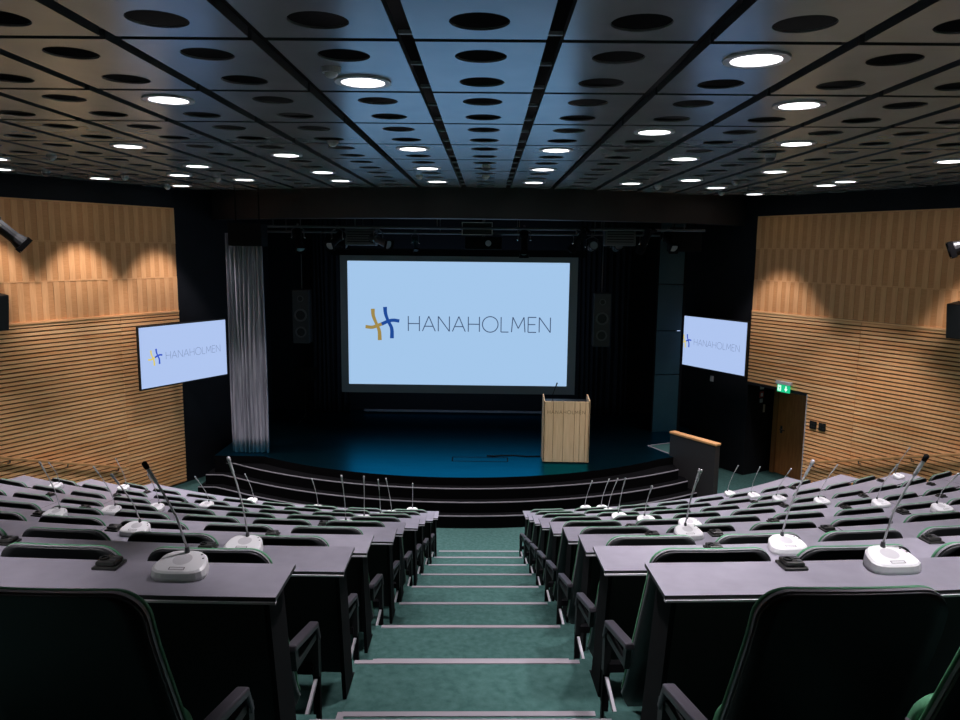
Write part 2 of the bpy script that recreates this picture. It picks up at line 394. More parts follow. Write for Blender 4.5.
vwall('wall_rear', (14, -2.45), (-14, -2.45), 0, 6.2, .2, M['ven_d'])

# ------------------------------------------------------------------ ceiling
bm = B(); box(bm, -14, 14, -2.6, 19.2, 6.25, 6.4)
ceiling = struct(new_obj('ceiling', bm, M['void']))
W, GX, D, GY, HR, TH = .789, .088, 1.345, .060, .150, .055
CXC = -.055; Y0 = 4.225
def panel_mesh():
    b = B(); hx = (W-GX)/2; hy = (D-GY)/2; n = 28
    q = D/4
    def loop(r, cy, z): return [b.verts.new((r*cos(2*PI*k/n), cy + r*sin(2*PI*k/n), z)) for k in range(n)]
    for z, flip in ((0, False), (.012, True)):
        for s in (-1, 1):
            cy = s*q
            L = loop(HR, cy, z)
            y0, y1 = (-hy, 0) if s < 0 else (0, hy)
            out = []
            for k in range(n):
                a = 2*PI*k/n; dx, dy = cos(a), sin(a)
                t = min((hx/abs(dx)) if abs(dx) > 1e-6 else 9, ((y1-cy)/dy) if dy > 1e-6 else 9, ((y0-cy)/dy) if dy < -1e-6 else 9)
                out.append(b.verts.new((dx*t, cy+dy*t, z)))
            cs = [(hx, y1), (-hx, y1), (-hx, y0), (hx, y0)]
            for k in range(n):
                k2 = (k+1) % n; quad = [L[k], out[k], out[k2], L[k2]]
                for c in cs:     # insert the corner where two neighbouring rays leave by different sides
                    A = out[k].co; Bv = out[k2].co
                    onx = abs(abs(A.x)-hx) < 1e-5; onx2 = abs(abs(Bv.x)-hx) < 1e-5
                    if onx != onx2 and (Vector((c[0], c[1])) - Vector((A.x, A.y))).length < .14 and (Vector((c[0], c[1])) - Vector((Bv.x, Bv.y))).length < .2:
                        quad = [L[k], out[k], b.verts.new((c[0], c[1], z)), out[k2], L[k2]]; break
                b.faces.new(quad)
    bmesh.ops.remove_doubles(b, verts=b.verts, dist=1e-4)
    # hole walls and rims
    for s in (-1, 1):
        lo = loop(HR, s*q, 0); hi = loop(HR, s*q, .012)
        for k in range(n): b.faces.new((lo[k], lo[(k+1) % n], hi[(k+1) % n], hi[k]))
    c = [(-hx, -hy), (hx, -hy), (hx, hy), (-hx, hy)]
    for i in range(4):
        (xa, ya), (xb, yb) = c[i], c[(i+1) % 4]
        f = b.faces.new([b.verts.new(p) for p in ((xa, ya, 0), (xb, yb, 0), (xb, yb, TH), (xa, ya, TH))]); f.material_index = 1
    bmesh.ops.remove_doubles(b, verts=b.verts, dist=1e-4)
    bmesh.ops.recalc_face_normals(b, faces=b.faces)
    me = bpy.data.meshes.new('ceiling_panel'); b.to_mesh(me); b.free(); me.materials.append(M['ceil']); me.materials.append(M['flange']); return me
pme = panel_mesh()
PLv = Vector((PLx, PLy, 0)); PRv = Vector((PRx, PRy, 0))
def inside(x, y, P, N): return (Vector((x, y, 0))-P).dot(N)
def beam_y(x): d = x + .4; return 22.2 - sqrt(max(0, 8.4**2 - d*d))
npan = 0
for n in range(-4, 9):
    yc = Y0 + D*(n-.5)
    for c in range(-14, 15):
        xc = CXC + W*c
        if abs(xc) > .80*max(yc, 0) + 3.2: continue
        cor = [(xc+sx*W/2, yc+sy*D/2) for sx in (-1, 1) for sy in (-1, 1)]
        dl = [inside(x, y, PLv, NLn) for x, y in cor]; dr = [inside(x, y, PRv, NRn) for x, y in cor]
        if max(dl) < .03 or max(dr) < .03: continue
        if min(y - beam_y(x) for x, y in cor) > -.02: continue
        if min(min(dl), min(dr)) > .03:
            share('ceiling_panel', pme, ceiling, (xc, yc, ZC))
        else:
            b = bmesh.new(); b.from_mesh(pme); bmesh.ops.translate(b, verts=b.verts, vec=(xc, yc, ZC)); clip_walls(b, .03)
            if b.faces: new_obj('ceiling_panel', b, [M['ceil'], M['flange']], ceiling, recalc=False)
        npan += 1
print('panels', npan)
# cross rails seen inside the two gaps that flank the middle column
for s in (-1, 1):
    for i in range(-4, 16):
        b = B(); box(b, CXC+s*W/2-.045, CXC+s*W/2+.045, Y0+.02+i*.672-.012, Y0+.02+i*.672+.012, ZC+.035, ZC+.055)
        new_obj('cross_rail', b, M['rail'], ceiling)
# curved dark beam above the stage front
def curved_beam(name, y_in, R, x0, x1, z0, z1, th, m, cxx=-.4):
    b = B(); n = 40; A = []; Bq = []
    for i in range(n+1):
        x = x0+(x1-x0)*i/n; d = x-cxx; y = y_in + R - sqrt(max(.01, R*R-d*d)); A.append((x, y)); Bq.append((x, y+th))
    V = [[b.verts.new((p[0], p[1], z)) for p in L] for L, z in ((A, z0), (A, z1), (Bq, z1), (Bq, z0))]
    for q in range(4):
        for i in range(n): b.faces.new((V[q][i], V[q][i+1], V[(q+1) % 4][i+1], V[(q+1) % 4][i]))
    for i in (0, n): b.faces.new([V[q][i] for q in range(4)])
    return new_obj(name, b, m)
pb = struct(curved_beam('trim_1', 13.78, 8.4, -5.95, 5.35, 5.27, 6.25, .45, M['beam']))
bm = B(); box(bm, -5.6, 5.0, 15.2, 18.6, 6.1, 6.2); o = struct(new_obj('ceiling_stage', bm, M['void']))

# downlights -------------------------------------------------------------
LM = [(-3, 2), (-5, 6), (-5, 9), (-6, 11), (-3, 7), (-5, 12), (-7, 14), (-8, 12), (-8, 8), (-9, 10), (-1, 1), (-1, 6), (-1, 9), (-1, 12), (1, 6),
      (1, 9), (1, 12), (-3, 10), (-3, 12), (3, 12), (2, 0), (3, 2), (2, 4), (4, 5), (3, 7), (5, 9), (4, 11), (5, 13), (6.42, 15), (7, 12), (7, 11), (7, 7), (9, 10)]
LM_out = [(-7, 3), (6, 3), (0, -2), (-4, -3), (4, -3), (9, 7), (-9, 6), (2, -3), (-3, -4)]          # further lamps of the same grid, outside the view
ring_b = B(); ringdisc(ring_b, .146, .188, -.014, .004); ring_me = None
def downlight(cx, m, lab):
    x = CXC + W*cx; y = 4.56 + .6725*m
    t = thing('downlight', lab, 'ceiling light', (x, y, ZC), 0, 'round downlights in the ceiling')
    global ring_me, diff_me
    if ring_me is None:
        b = B(); ringdisc(b, .144, .188, -.012, .002); bmesh.ops.recalc_face_normals(b, faces=b.faces)
        ring_me = bpy.data.meshes.new('trim_ring'); b.to_mesh(ring_me); b.free(); ring_me.materials.append(M['trim'])
        b = B(); cyl(b, .145, -.006, .004, 28); bmesh.ops.recalc_face_normals(b, faces=b.faces)
        diff_me = bpy.data.meshes.new('diffuser'); b.to_mesh(diff_me); b.free(); diff_me.materials.append(M['lampon'])
    share('trim_ring', ring_me, t); share('diffuser', diff_me, t)
    l = bpy.data.lights.new('lamp', 'SPOT'); l.energy = LAMP_POWER; l.color = LAMP_COLOR; l.spot_size = LAMP_CONE; l.spot_blend = .4
    l.shadow_soft_size = .09
    lo = bpy.data.objects.new('lamp', l); C.objects.link(lo); lo.parent = t; lo.location = (0, 0, -.03)
for side, sel in (('left', lambda c: c < 0), ('right', lambda c: c > 0)):
    L_ = sorted([q for q in LM if sel(q[0])], key=lambda q: (q[1], abs(q[0])))
    for i, (c, m) in enumerate(L_):
        downlight(c, m, 'glowing round downlight, %s nearest in the %s half of the ceiling' % (ORD[i+1], side))
for (c, m), w_ in zip(LM_out, ('far left beside the third panel row', 'far right beside the third panel row', 'above the camera in the middle column', 'behind the camera on the left', 'behind the camera on the right', 'far right by the wall', 'far left by the wall', 'just behind the camera to the right', 'just behind the camera to the left')): downlight(c, m, 'glowing round downlight outside the view, ' + w_)
# detectors on the ceiling
det = [((-.98, 4.86), 0), ((-5.43, 9.6), 0), ((-6.66, 11.6), 1), ((-5.80, 12.3), 0), ((-4.40, 12.5), 0), ((-5.92, 14.2), 0), ((-1.62, 8.05), 0),
       ((-.04, 10.26), 1), ((-.05, 11.58), 0), ((-1.05, 11.7), 0), ((3.2, 8.9), 1), ((3.85, 12.15), 0), ((2.85, 13.1), 0), ((4.3, 14.35), 0)]
dl_ = ['beside the nearest left downlight', 'near the left wall, the nearest pale one there', 'dome-shaped, close to the left wall frieze', 'farther along the left wall frieze', 'left of the curved beam',
       'in the far left ceiling corner', 'left of the central ceiling columns', 'on the central ceiling column', 'at the far end of the central column', 'just left of the far central column',
       'on the right side between bright downlights', 'far right side near the beam', 'right of centre just before the beam', 'in the far right ceiling corner']
for ((x, y), dome), lab in zip(det, dl_):
    t = thing('smoke_detector', 'small pale ceiling detector ' + lab, 'detector', (x, y, ZC), 0, 'detectors on the ceiling')
    b = B(); cyl(b, .055, -.03, 0, 20, r2=.062); new_obj('base', b, M['whiteg'], t)
    b = B(); bmesh.ops.create_uvsphere(b, u_segments=16, v_segments=8, radius=.04 if not dome else .055)
    bmesh.ops.scale(b, verts=b.verts, vec=(1, 1, .7)); bmesh.ops.translate(b, verts=b.verts, vec=(0, 0, -.035)); new_obj('cap', b, M['trim'] if not dome else M['metalg'], t, smooth=True)

# ------------------------------------------------------------------ lettering and logo on slides
def stroke(bm, pts, w_, z=0):
    """flat ribbon along a 2-D polyline in the x-z plane, facing -y"""
    n = len(pts); Lf = []; Rt = []
    for i, p in enumerate(pts):
        a = Vector(pts[max(i-1, 0)]); c = Vector(pts[min(i+1, n-1)]); d = (c-a).normalized(); nn = Vector((-d.y, d.x))
        ww = w_[i] if isinstance(w_, (list, tuple)) else w_
        if 0 < i < n-1:
            d1 = (Vector(p)-a).normalized(); cs = max(.5, d.dot(d1)); ww = ww/cs
        Lf.append(bm.verts.new((p[0]+nn.x*ww/2, z, p[1]+nn.y*ww/2))); Rt.append(bm.verts.new((p[0]-nn.x*ww/2, z, p[1]-nn.y*ww/2)))
    for i in range(n-1): bm.faces.new((Lf[i], Lf[i+1], Rt[i+1], Rt[i]))
GL = {'H': (.74, [[(0, 0), (0, 1)], [(.74, 0), (.74, 1)], [(0, .5), (.74, .5)]]),
      'A': (.86, [[(0, 0), (.43, 1)], [(.43, 1), (.86, 0)], [(.15, .33), (.71, .33)]]),
      'N': (.74, [[(0, 0), (0, 1)], [(0, 1), (.74, 0)], [(.74, 0), (.74, 1)]]),
      'O': (1.04, [[(.52+.52*cos(2*PI*k/28), .5+.52*sin(2*PI*k/28)) for k in range(29)]]),
      'L': (.50, [[(0, 1), (0, 0)], [(0, 0), (.50, 0)]]),
      'M': (.90, [[(0, 0), (.08, 1)], [(.08, 1), (.45, .25)], [(.45, .25), (.82, 1)], [(.82, 1), (.90, 0)]]),
      'E': (.54, [[(0, 0), (0, 1)], [(0, 1), (.54, 1)], [(0, .52), (.48, .52)], [(0, 0), (.54, 0)]])}
def lettering(bm, word, x0, x1, z0, h, sw, y=0):
    tot = sum(GL[c][0] for c in word); gap = ((x1-x0)/h - tot)/(len(word)-1); x = 0
    for c in word:
        for s in GL[c][1]: stroke(bm, [(x0+(x+p[0])*h, z0+p[1]*h) for p in s], sw, y)
        x += GL[c][0] + gap
def bez(pts, n=10):
    out = []
    P = [Vector(p) for p in pts]; P = [P[0]*2-P[1]] + P + [P[-1]*2-P[-2]]
    for i in range(1, len(P)-2):
        for k in range(n):
            t = k/n; a, b_, c, d = P[i-1:i+3]
            out.append(.5*((2*b_)+(c-a)*t+(2*a-5*b_+4*c-d)*t*t+(3*b_-a-3*c+d)*t**3))
    out.append(P[-2]); return [(p.x, p.y) for p in out]
def slide(parent, s, y, ink, yel, blu, sw=.017):
    """whole slide art; s = screen width / 4.91 m"""
    def cv(pts): return [((x-492)*.0223/4*s*1.0, (170-z)*.0223/4*s) for x, z in pts]
    def taper(n, a, c): return [ (a + (c-a)*abs(2*i/(n-1)-1))*s for i in range(n)]
    b = B(); lettering(b, 'HANAHOLMEN', -1.11*s, 2.06*s, -.165*s, .335*s, sw*s, y); new_obj('lettering', b, ink, parent)
    b = B()
    p = bez(cv([(151, 112), (153, 140), (165, 172), (176, 200), (178, 238)])); stroke(b, p, taper(len(p), .066, .088), y)
    p = bez(cv([(121, 184), (148, 186), (172, 178), (192, 170)])); stroke(b, p, .075*s, y); new_obj('logo_mark', b, yel, parent)
    b = B()
    p = bez(cv([(200, 104), (202, 130), (212, 160), (226, 190), (227, 230)])); stroke(b, p, taper(len(p), .066, .088), y-.001)
    p = bez(cv([(186, 173), (210, 162), (232, 157), (257, 160)])); stroke(b, p, .075*s, y-.001); new_obj('logo_mark', b, blu, parent)
def rect(bm, x0, x1, y, z0, z1):
    bm.faces.new([bm.verts.new(p) for p in ((x0, y, z0), (x1, y, z0), (x1, y, z1), (x0, y, z1))])

# main projection screen
ms = thing('projection_screen', 'large grey-bordered projection screen over the stage showing the blue slide', 'screen', (-.655, 16.85, 1.52))
b = B(); x0, x1, z0, z1 = -2.62, 2.64, -.02, 3.05; X0, X1, Z0_, Z1 = -2.455, 2.455, .17, 2.93
for a in ((x0, X0, z0, z1), (X1, x1, z0, z1), (X0, X1, z0, Z0_), (X0, X1, Z1, z1)): box(b, a[0], a[1], -.02, .02, a[2], a[3])
new_obj('screen_border', b, M['scrframe'], ms)
b = B(); box(b, X0, X1, -.012, .012, Z0_, Z1); pic = new_obj('picture', b, M['screen'], ms)
ph = bpy.data.objects.new('slide_print', None); C.objects.link(ph); ph.parent = ms; ph.location = (0, -.016, (Z0_+Z1)/2)
slide(ph, 1.0, 0, M['ink'], M['yel'], M['blu'], .021)
b = B(); box(b, -2.8, 2.8, -.08, .08, 3.05, 3.2); new_obj('housing', b, M['blkm'], ms)

# side televisions on wall arms
def tv(wall, sgn, u, z0, z1, wd, off, lab):
    rz = wall.rotation_euler.z; P = Vector((wall.location.x, wall.location.y, 0))
    ex = Vector((cos(rz), sin(rz), 0)); ey = Vector((-sin(rz), cos(rz), 0))
    c = P + ex*u + ey*off
    t = thing('television', lab, 'television', (c.x, c.y, (z0+z1)/2), rz+PI, 'wall televisions beside the stage')
    h = z1-z0; q = wd/2
    b = B(); box(b, -q, q, 0, .05, -h/2, h/2); new_obj('cabinet', b, M['blk'], t, bevel=.006)
    e = .022
    b = B(); box(b, -q+e, q-e, -.004, .002, -h/2+e+.01, h/2-e); new_obj('picture', b, M['tvpic'], t)
    e_ = bpy.data.objects.new('slide_print', None); C.objects.link(e_); e_.parent = t; e_.location = (0, -.007, .0)
    slide(e_, (wd-2*e)/4.91, 0, M['tink'], M['tyel'], M['tblu'], .022)
    b = B(); box(b, -.2, .2, .05, .09, -.2, .2); box(b, -.04, .04, .09, off+.0, -.06, .06); box(b, -.1, .1, off-.03, off, -.18, .18)
    new_obj('wall_arm', b, M['blkm'], t)
tv(wall_left, 1, .22, 2.115, 3.285, 2.07, .42, 'wide television on the left wall arm showing the pale blue slide')
tv(wall_right, -1, .74, 2.19, 3.335, 2.04, .42, 'wide television on the right wall arm showing the pale blue slide')

# ------------------------------------------------------------------ lectern with microphone
lc = thing('lectern', 'pale wooden lectern with vertical front boards standing on the stage', 'lectern', (1.515, 13.97, .725))
fr = [0, .21, .43, .67, .785, .905, 1.0]; LW = .87; LH = 1.19
for a, c in zip(fr, fr[1:]):
    b = B(); box(b, -LW/2+a*LW+.003, -LW/2+c*LW-.003, 0, .022, .02, LH); new_obj('front_board', b, M['birch'], lc, bevel=.003)
b = B(); box(b, -LW/2+.01, LW/2-.01, .022, .03, .02, LH-.005); new_obj('front_backing', b, M['slatback'], lc)
for s in (-1, 1):
    b = B(); xs = sorted((s*LW/2, s*(LW/2-.022)))
    v = [(0, .02), (.42, .02), (.42, LH+.0), (.36, LH+.075), (.0, LH+.01)]
    lo = [b.verts.new((xs[0], y, z)) for y, z in v]; hi = [b.verts.new((xs[1], y, z)) for y, z in v]
    b.faces.new(lo); b.faces.new(hi[::-1])
    for i in range(5): b.faces.new((lo[i], lo[(i+1) % 5], hi[(i+1) % 5], hi[i]))
    new_obj('side_panel', b, M['birch'], lc)
b = B(); box(b, -LW/2+.022, LW/2-.022, .03, .46, LH-.07, LH-.04); new_obj('reading_top', b, M['blk'], lc)
b = B(); box(b, -LW/2+.02, LW/2-.02, .03, .48, 0, .03); new_obj('plinth', b, M['blk'], lc)
b = B(); lettering(b, 'HANAHOLMEN', -.36, .34, LH-.235, .062, .009, -.0015); new_obj('lettering', b, M['engr'], lc)
t = thing('lectern_microphone', 'black gooseneck microphone rising from the lectern top', 'microphone', (1.26, 14.15, .725+LH-.04))
b = B(); cyl(b, .03, 0, .02); new_obj('base', b, M['blk'], t)
b = B(); tube(b, [(0, 0, .01), (0, -.01, .15), (.05, -.02, .30)], .006); new_obj('gooseneck', b, M['blkm'], t)
b = B(); tube(b, [(.045, -.02, .28), (.075, -.02, .37)], [.010, .014]); new_obj('capsule', b, M['blk'], t, smooth=False)
b = B(); tube(b, [(1.07, 14.40, .732), (.8, 14.38, .732), (.55, 14.44, .732), (.3, 14.42, .732), (.15, 14.36, .735), (.02, 14.40, .733)], .014, 6)
tag(new_obj('floor_cable', b, M['void']), 'black cable lying across the stage floor to the lectern', 'cable')

# parapet at the right end of the steps
pp = thing('parapet', 'low dark parapet with an orange oak cap at the right end of stage steps', 'parapet', (3.63, 14.60, 0), math.atan2(-1.0, .64))
b = B(); box(b, 0, 1.13, 0, .12, 0, 1.17); new_obj('panel', b, M['parapet'], pp)
b = B(); box(b, -.015, 1.145, -.015, .135, 1.17, 1.22); new_obj('cap', b, M['cap'], pp, bevel=.012)

# ------------------------------------------------------------------ stage dressing
def pleats(name, x0, x1, y, z0, z1, amp, m, npl, seed, label=None):
    rnd = random.Random(seed); b = B(); nx = npl*8; nz = 14; V = []
    ph_ = [rnd.uniform(0, 6) for _ in range(5)]
    for j in range(nz+1):
        f = j/nz; z = z0+(z1-z0)*f; row = []
        for i in range(nx+1):
            u = i/nx; k = u*npl*2*PI
            yy = amp*(sin(k+.5*sin(3*f+ph_[0])+1.3*sin(u*7+ph_[1])) * (.75+.25*sin(u*13+ph_[2])) + .35*sin(2.3*k+ph_[3]+f*2.2))
            xx = x0+(x1-x0)*u + .012*sin(5*f+ph_[4]+u*9)
            row.append(b.verts.new((xx - x0, yy, z)))
        V.append(row)
    for j in range(nz):
        for i in range(nx): b.faces.new((V[j][i], V[j][i+1], V[j+1][i+1], V[j+1][i]))
    o = new_obj(name, b, m, smooth=True, recalc=False); o.location = (x0, y, 0)
    s = o.modifiers.new('thick', 'SOLIDIFY'); s.thickness = .004
    return o
tag(pleats('stage_curtain', -4.96, -4.25, 14.42, .74, 4.98, .055, M['curtain'], 8, 3), 'tall pleated silver-grey curtain hanging at the left edge of the stage', 'curtain')
tag(pleats('black_drape', -4.2, -3.35, 18.2, .73, 6.0, .05, M['cloth_black'], 7, 5), 'black drape at the back of the stage, left of the screen', 'curtain')
tag(pleats('black_drape', 2.2, 3.4, 18.2, .73, 6.0, .05, M['cloth_black'], 9, 6), 'black drape at the back of the stage, right of the screen', 'curtain')
# teal acoustic panels on the right wing
ap = thing('acoustic_screen', 'tall dark teal reflective panels standing in the right wing of the stage', 'panel', (3.72, 16.6, .725), .12)
for z0, z1 in ((.0, 1.28), (1.30, 2.26), (2.28, 3.28), (3.30, 4.7)):
    b = B(); box(b, 0, .56, 0, .05, z0, z1); new_obj('panel', b, M['teal'], ap, bevel=.004)
b = B(); box(b, -.03, 0, .0, .06, 0, 4.7); box(b, .56, .62, 0, .06, 0, 4.7); new_obj('frame', b, M['blkm'], ap)
# hanging PA speakers
def pa(x, y, lab):
    t = thing('pa_speaker', lab, 'speaker', (x, y, 2.64)); b = B(); box(b, -.18, .18, 0, .35, 0, 1.17); new_obj('cabinet', b, M['pagrey'], t, bevel=.01)
    for z, r in ((.25, .12), (.62, .14), (.98, .07)):
        b = B(); ringdisc(b, r*.75, r, -.004, .012, 24); bmesh.ops.rotate(b, verts=b.verts, matrix=Matrix.Rotation(PI/2, 3, 'X')); bmesh.ops.translate(b, verts=b.verts, vec=(0, -.008, z)); new_obj('driver_ring', b, M['metalg'], t)
        b = B(); cyl(b, r*.72, -.004, .004, 20); bmesh.ops.rotate(b, verts=b.verts, matrix=Matrix.Rotation(PI/2, 3, 'X')); bmesh.ops.translate(b, verts=b.verts, vec=(0, -.004, z)); new_obj('driver_cone', b, M['blk'], t)
    b = B(); tube(b, [(0, .17, 1.17), (0, .17, 3.46)], .012, 6); new_obj('hanging_pole', b, M['metalg'], t)
pa(-4.09, 16.5, 'tall dark speaker hanging left of the projection screen'); pa(2.50, 16.5, 'tall dark speaker hanging right of the projection screen')
# lighting bars
def truss(y, x0, x1, z, lab):
    t = thing('lighting_bar', lab, 'lighting bar', (0, y, z))
    b = B(); tube(b, [(x0, 0, 0), (x1, 0, 0)], .025, 8); new_obj('pipe', b, M['metalg'], t)
    x = x0+.4
    while x < x1: b = B(); tube(b, [(x, 0, 0), (x, 0, 6.1-z)], .01, 6); new_obj('drop_rod', b, M['metalg'], t); x += 1.6
truss(14.95, -4.6, 4.2, 5.13, 'dark pipe for stage lamps just behind the curved beam')
truss(15.9, -4.6, 4.2, 5.05, 'dark pipe deeper over the stage, behind the first lamp pipe')
def spot(x, y, z, rz, tilt, lab, sc=1.0, mm='blk', name='stage_spotlight', yoke=.22):
    """theatre spotlight hanging by a yoke from (x,y,z+yoke); points along -y then tilted down"""
    t = thing(name, lab, 'spotlight', (x, y, z), rz)
    R = Matrix.Rotation(tilt, 4, 'X')
    def tr(b): bmesh.ops.transform(b, matrix=R @ Matrix.Scale(sc, 4), verts=b.verts); return b
    b = B(); tube(b, [(0, .22, 0), (0, .20, 0), (0, .05, 0), (0, .03, 0), (0, -.20, 0), (0, -.30, 0)], [.05, .085, .09, .072, .072, .095], 14); new_obj('housing', tr(b), M[mm], t)
    b = B()
    for i in range(4): ringp = [( .098*cos(a), .08+.035*i*1.0, .098*sin(a)) for a in [2*PI*k/12 for k in range(13)]]; tube(b, ringp, .005, 4)
    new_obj('cooling_fins', tr(b), M['blkm'], t)
    b = B(); tube(b, [(0, -.295, 0), (0, -.303, 0)], .08, 16); new_obj('lens', tr(b), M['lens'], t)
    b = B(); box(b, -.10, .10, -.36, -.30, .095, .100); box(b, -.10, .10, -.36, -.30, -.100, -.095); box(b, -.100, -.095, -.36, -.30, -.09, .09); box(b, .095, .1, -.36, -.30, -.09, .09); new_obj('barn_door', tr(b), M['blkm'], t)
    b = B(); s_ = .125*sc; tube(b, [(-s_, 0, 0), (-s_, 0, yoke*.7), (0, 0, yoke), (s_, 0, yoke*.7), (s_, 0, 0)], .011*sc, 6); tube(b, [(0, 0, yoke-.03), (0, 0, yoke+.05)], .025, 8); new_obj('yoke', b, M['metalg'], t)
    for s in (-1, 1): b = B(); bmesh.ops.create_uvsphere(b, u_segments=8, v_segments=6, radius=.016*sc); bmesh.ops.translate(b, verts=b.verts, vec=(s*(.135*sc), 0, 0)); new_obj('knob', b, M['frost'], t)
    return t
SP = [(-3.72, 14.95, 4.92, .5, .9, 'dim spotlight under the beam, directly right of the grey curtain', 'blkm'), (-2.95, 14.95, 4.90, -.4, .5, 'dim spotlight under the beam, second right of the grey curtain', 'blkm'),
      (-2.15, 14.95, 4.88, .9, .3, 'dim spotlight under the beam, above the left screen corner', 'metalg'), (1.72, 14.95, 4.86, .9, -.9, 'black spotlight tilted above the right corner of the screen', 'blkm'),
      (3.02, 14.95, 4.86, .75, -1.1, 'black spotlight tilted steeply above the right speaker', 'blkm'), (.70, 15.0, 4.92, 0, 1.2, 'dim upright spotlight above the lectern side of the screen', 'blkm'),
      (-3.2, 15.9, 4.85, 1.2, .2, 'dark spotlight on the deeper pipe behind the left lamps', 'blkm'), (2.15, 15.9, 4.80, 0, -.1, 'round-faced lamp on the deeper pipe, left of a pair', 'metalg'), (2.66, 15.9, 4.80, 0, -.1, 'round-faced lamp on the deeper pipe, right of a pair', 'metalg'),
      (3.6, 15.4, 4.95, .3, .6, 'dark spotlight near the right wing under the beam', 'blkm')]
for x, y, z, rz, ti, lab, mm in SP: spot(x, y, z, rz, ti, lab, .95, mm)
spot(-1.52, 15.9, 4.84, .3, .9, 'small lamp with a blue-lit face above the top edge of the screen', .6, 'teal')
# boxes in the rig
def rigbox(name, x, y, z, dx, dy, dz, lab, cat, m='blkm', lens=False, rod=True):
    t = thing(name, lab, cat, (x, y, z)); b = B(); box(b, -dx/2, dx/2, -dy/2, dy/2, 0, dz); new_obj('housing', b, M[m], t, bevel=.02)
    b = B()
    for i in range(5): box(b, -dx*.42, dx*.42, -dy/2-.006, -dy/2, dz*(.2+.14*i), dz*(.24+.14*i))
    new_obj('vent_slots', b, M['blkm'], t)
    b = B()
    for s in (-1, 1): tube(b, [(s*dx*.35, 0, dz), (s*dx*.35, 0, 6.1-z)], .012, 6)
    new_obj('hanger', b, M['blkm'], t)
    return t
rigbox('loudspeaker', -4.45, 14.15, 4.74, .62, .4, .42, 'dark boxy loudspeaker hanging at the top of the grey curtain', 'speaker')
rigbox('flood_light', -2.55, 15.4, 4.78, .62, .3, .34, 'wide dark floodlight over the left side of the stage', 'lamp', 'metalg')
rigbox('flood_light', 2.62, 15.4, 4.82, .62, .3, .36, 'wide dark floodlight over the right side of the stage', 'lamp', 'metalg')
rigbox('loudspeaker', 3.95, 15.5, 4.72, .60, .4, .48, 'dark boxy loudspeaker hanging in the right corner of the stage', 'speaker')
t = thing('rig_frame', 'pale-outlined rectangular frame hanging above the centre of the screen', 'frame', (-.22, 14.98, 5.0))
b = B(); 
for a in ((-.30, .30, 0, .015), (-.30, .30, .235, .25), (-.30, -.285, 0, .25), (.285, .30, 0, .25)): box(b, a[0], a[1], -.02, .0, a[2], a[3])
new_obj('outline', b, M['whiteg'], t)
b = B(); box(b, -.29, .29, .0, .1, .01, .24); new_obj('backing', b, M['blk'], t)
b = B(); box(b, -.1, .1, 0, .1, .25, 1.1); new_obj('hanger', b, M['blkm'], t)
t = thing('projector', 'dark projector hanging behind the pale-outlined frame', 'projector', (-.1, 15.9, 4.72)); b = B(); box(b, -.38, .38, -.25, .25, 0, .26); new_obj('housing', b, M['blkm'], t, bevel=.03)
b = B(); tube(b, [(0, 0, .26), (0, 0, 1.38)], .03); new_obj('pole', b, M['metalg'], t)
b = B(); cyl(b, .06, 0, .04, 16); bmesh.ops.rotate(b, verts=b.verts, matrix=Matrix.Rotation(PI/2, 3, 'X')); bmesh.ops.translate(b, verts=b.verts, vec=(.1, -.25, .13)); new_obj('lens', b, M['lens'], t)
for x, c_, lab in ((-4.75, 'metalg', 'small hanging clamp left of the curtain top'), ):
    pass
# items left dim on stage left
t = thing('music_stand', 'dark folded music stand standing in the left wing', 'stand', (-4.15, 17.0, .725))
b = B(); tube(b, [(0, 0, .02), (0, 0, 1.05)], .014, 8); new_obj('pole', b, M['void'], t)
for k in range(3): b = B(); tube(b, [(0, 0, .18), (.28*cos(k*2.1), .28*sin(k*2.1), .012)], .010, 6); new_obj('leg', b, M['void'], t)
b = B(); box(b, -.25, .25, -.01, .01, 0, .32); bmesh.ops.rotate(b, verts=b.verts, matrix=Matrix.Rotation(-.5, 3, 'X')); bmesh.ops.translate(b, verts=b.verts, vec=(0, 0, 1.0)); new_obj('desk', b, M['void'], t)

# ------------------------------------------------------------------ things on the side walls
def on_wall(wall, u, off, z):
    rz = wall.rotation_euler.z
    return (wall.location.x + cos(rz)*u - sin(rz)*off, wall.location.y + sin(rz)*u + cos(rz)*off, z)
def wall_speaker(wall, u, lab):
    t = thing('wall_speaker', lab, 'speaker', on_wall(wall, u, 0, 3.45), wall.rotation_euler.z)
    b = B(); box(b, -.24, .24, .12, .42, 0, .55); bmesh.ops.rotate(b, verts=b.verts, matrix=Matrix.Rotation(-.12, 3, 'X'), cent=(0, .12, .3)); new_obj('cabinet', b, M['blk'], t, bevel=.012)
    b = B(); box(b, -.22, .22, .424, .432, .02, .53); bmesh.ops.rotate(b, verts=b.verts, matrix=Matrix.Rotation(-.12, 3, 'X'), cent=(0, .12, .3)); new_obj('grille', b, M['pagrey'], t)
    b = B(); box(b, -.05, .05, .02, .14, .2, .35); new_obj('bracket', b, M['blkm'], t)
wall_speaker(wall_left, 3.72, 'black box speaker on the left wooden wall'); wall_speaker(wall_right, -4.42, 'black box speaker on the right wooden wall')
def wall_spot(wall, u, off, z, rz, tilt, lab):
    p = on_wall(wall, u, off, z); t = spot(p[0], p[1], p[2], rz, tilt, lab, 1.25, 'blk', 'wall_spotlight', .3)
    b = B(); tube(b, [(0, 0, .3), (0, 0, .62)], .02); new_obj('mount', b, M['blkm'], t)
    return t
wall_spot(wall_left, 3.55, .45, 5.0, 2.2, .75, 'black spotlight pointing down and right, high on the left wooden wall')
wall_spot(wall_right, -4.62, .45, 4.93, -2.0, .35, 'black spotlight pointing inward, high on the right wooden wall')
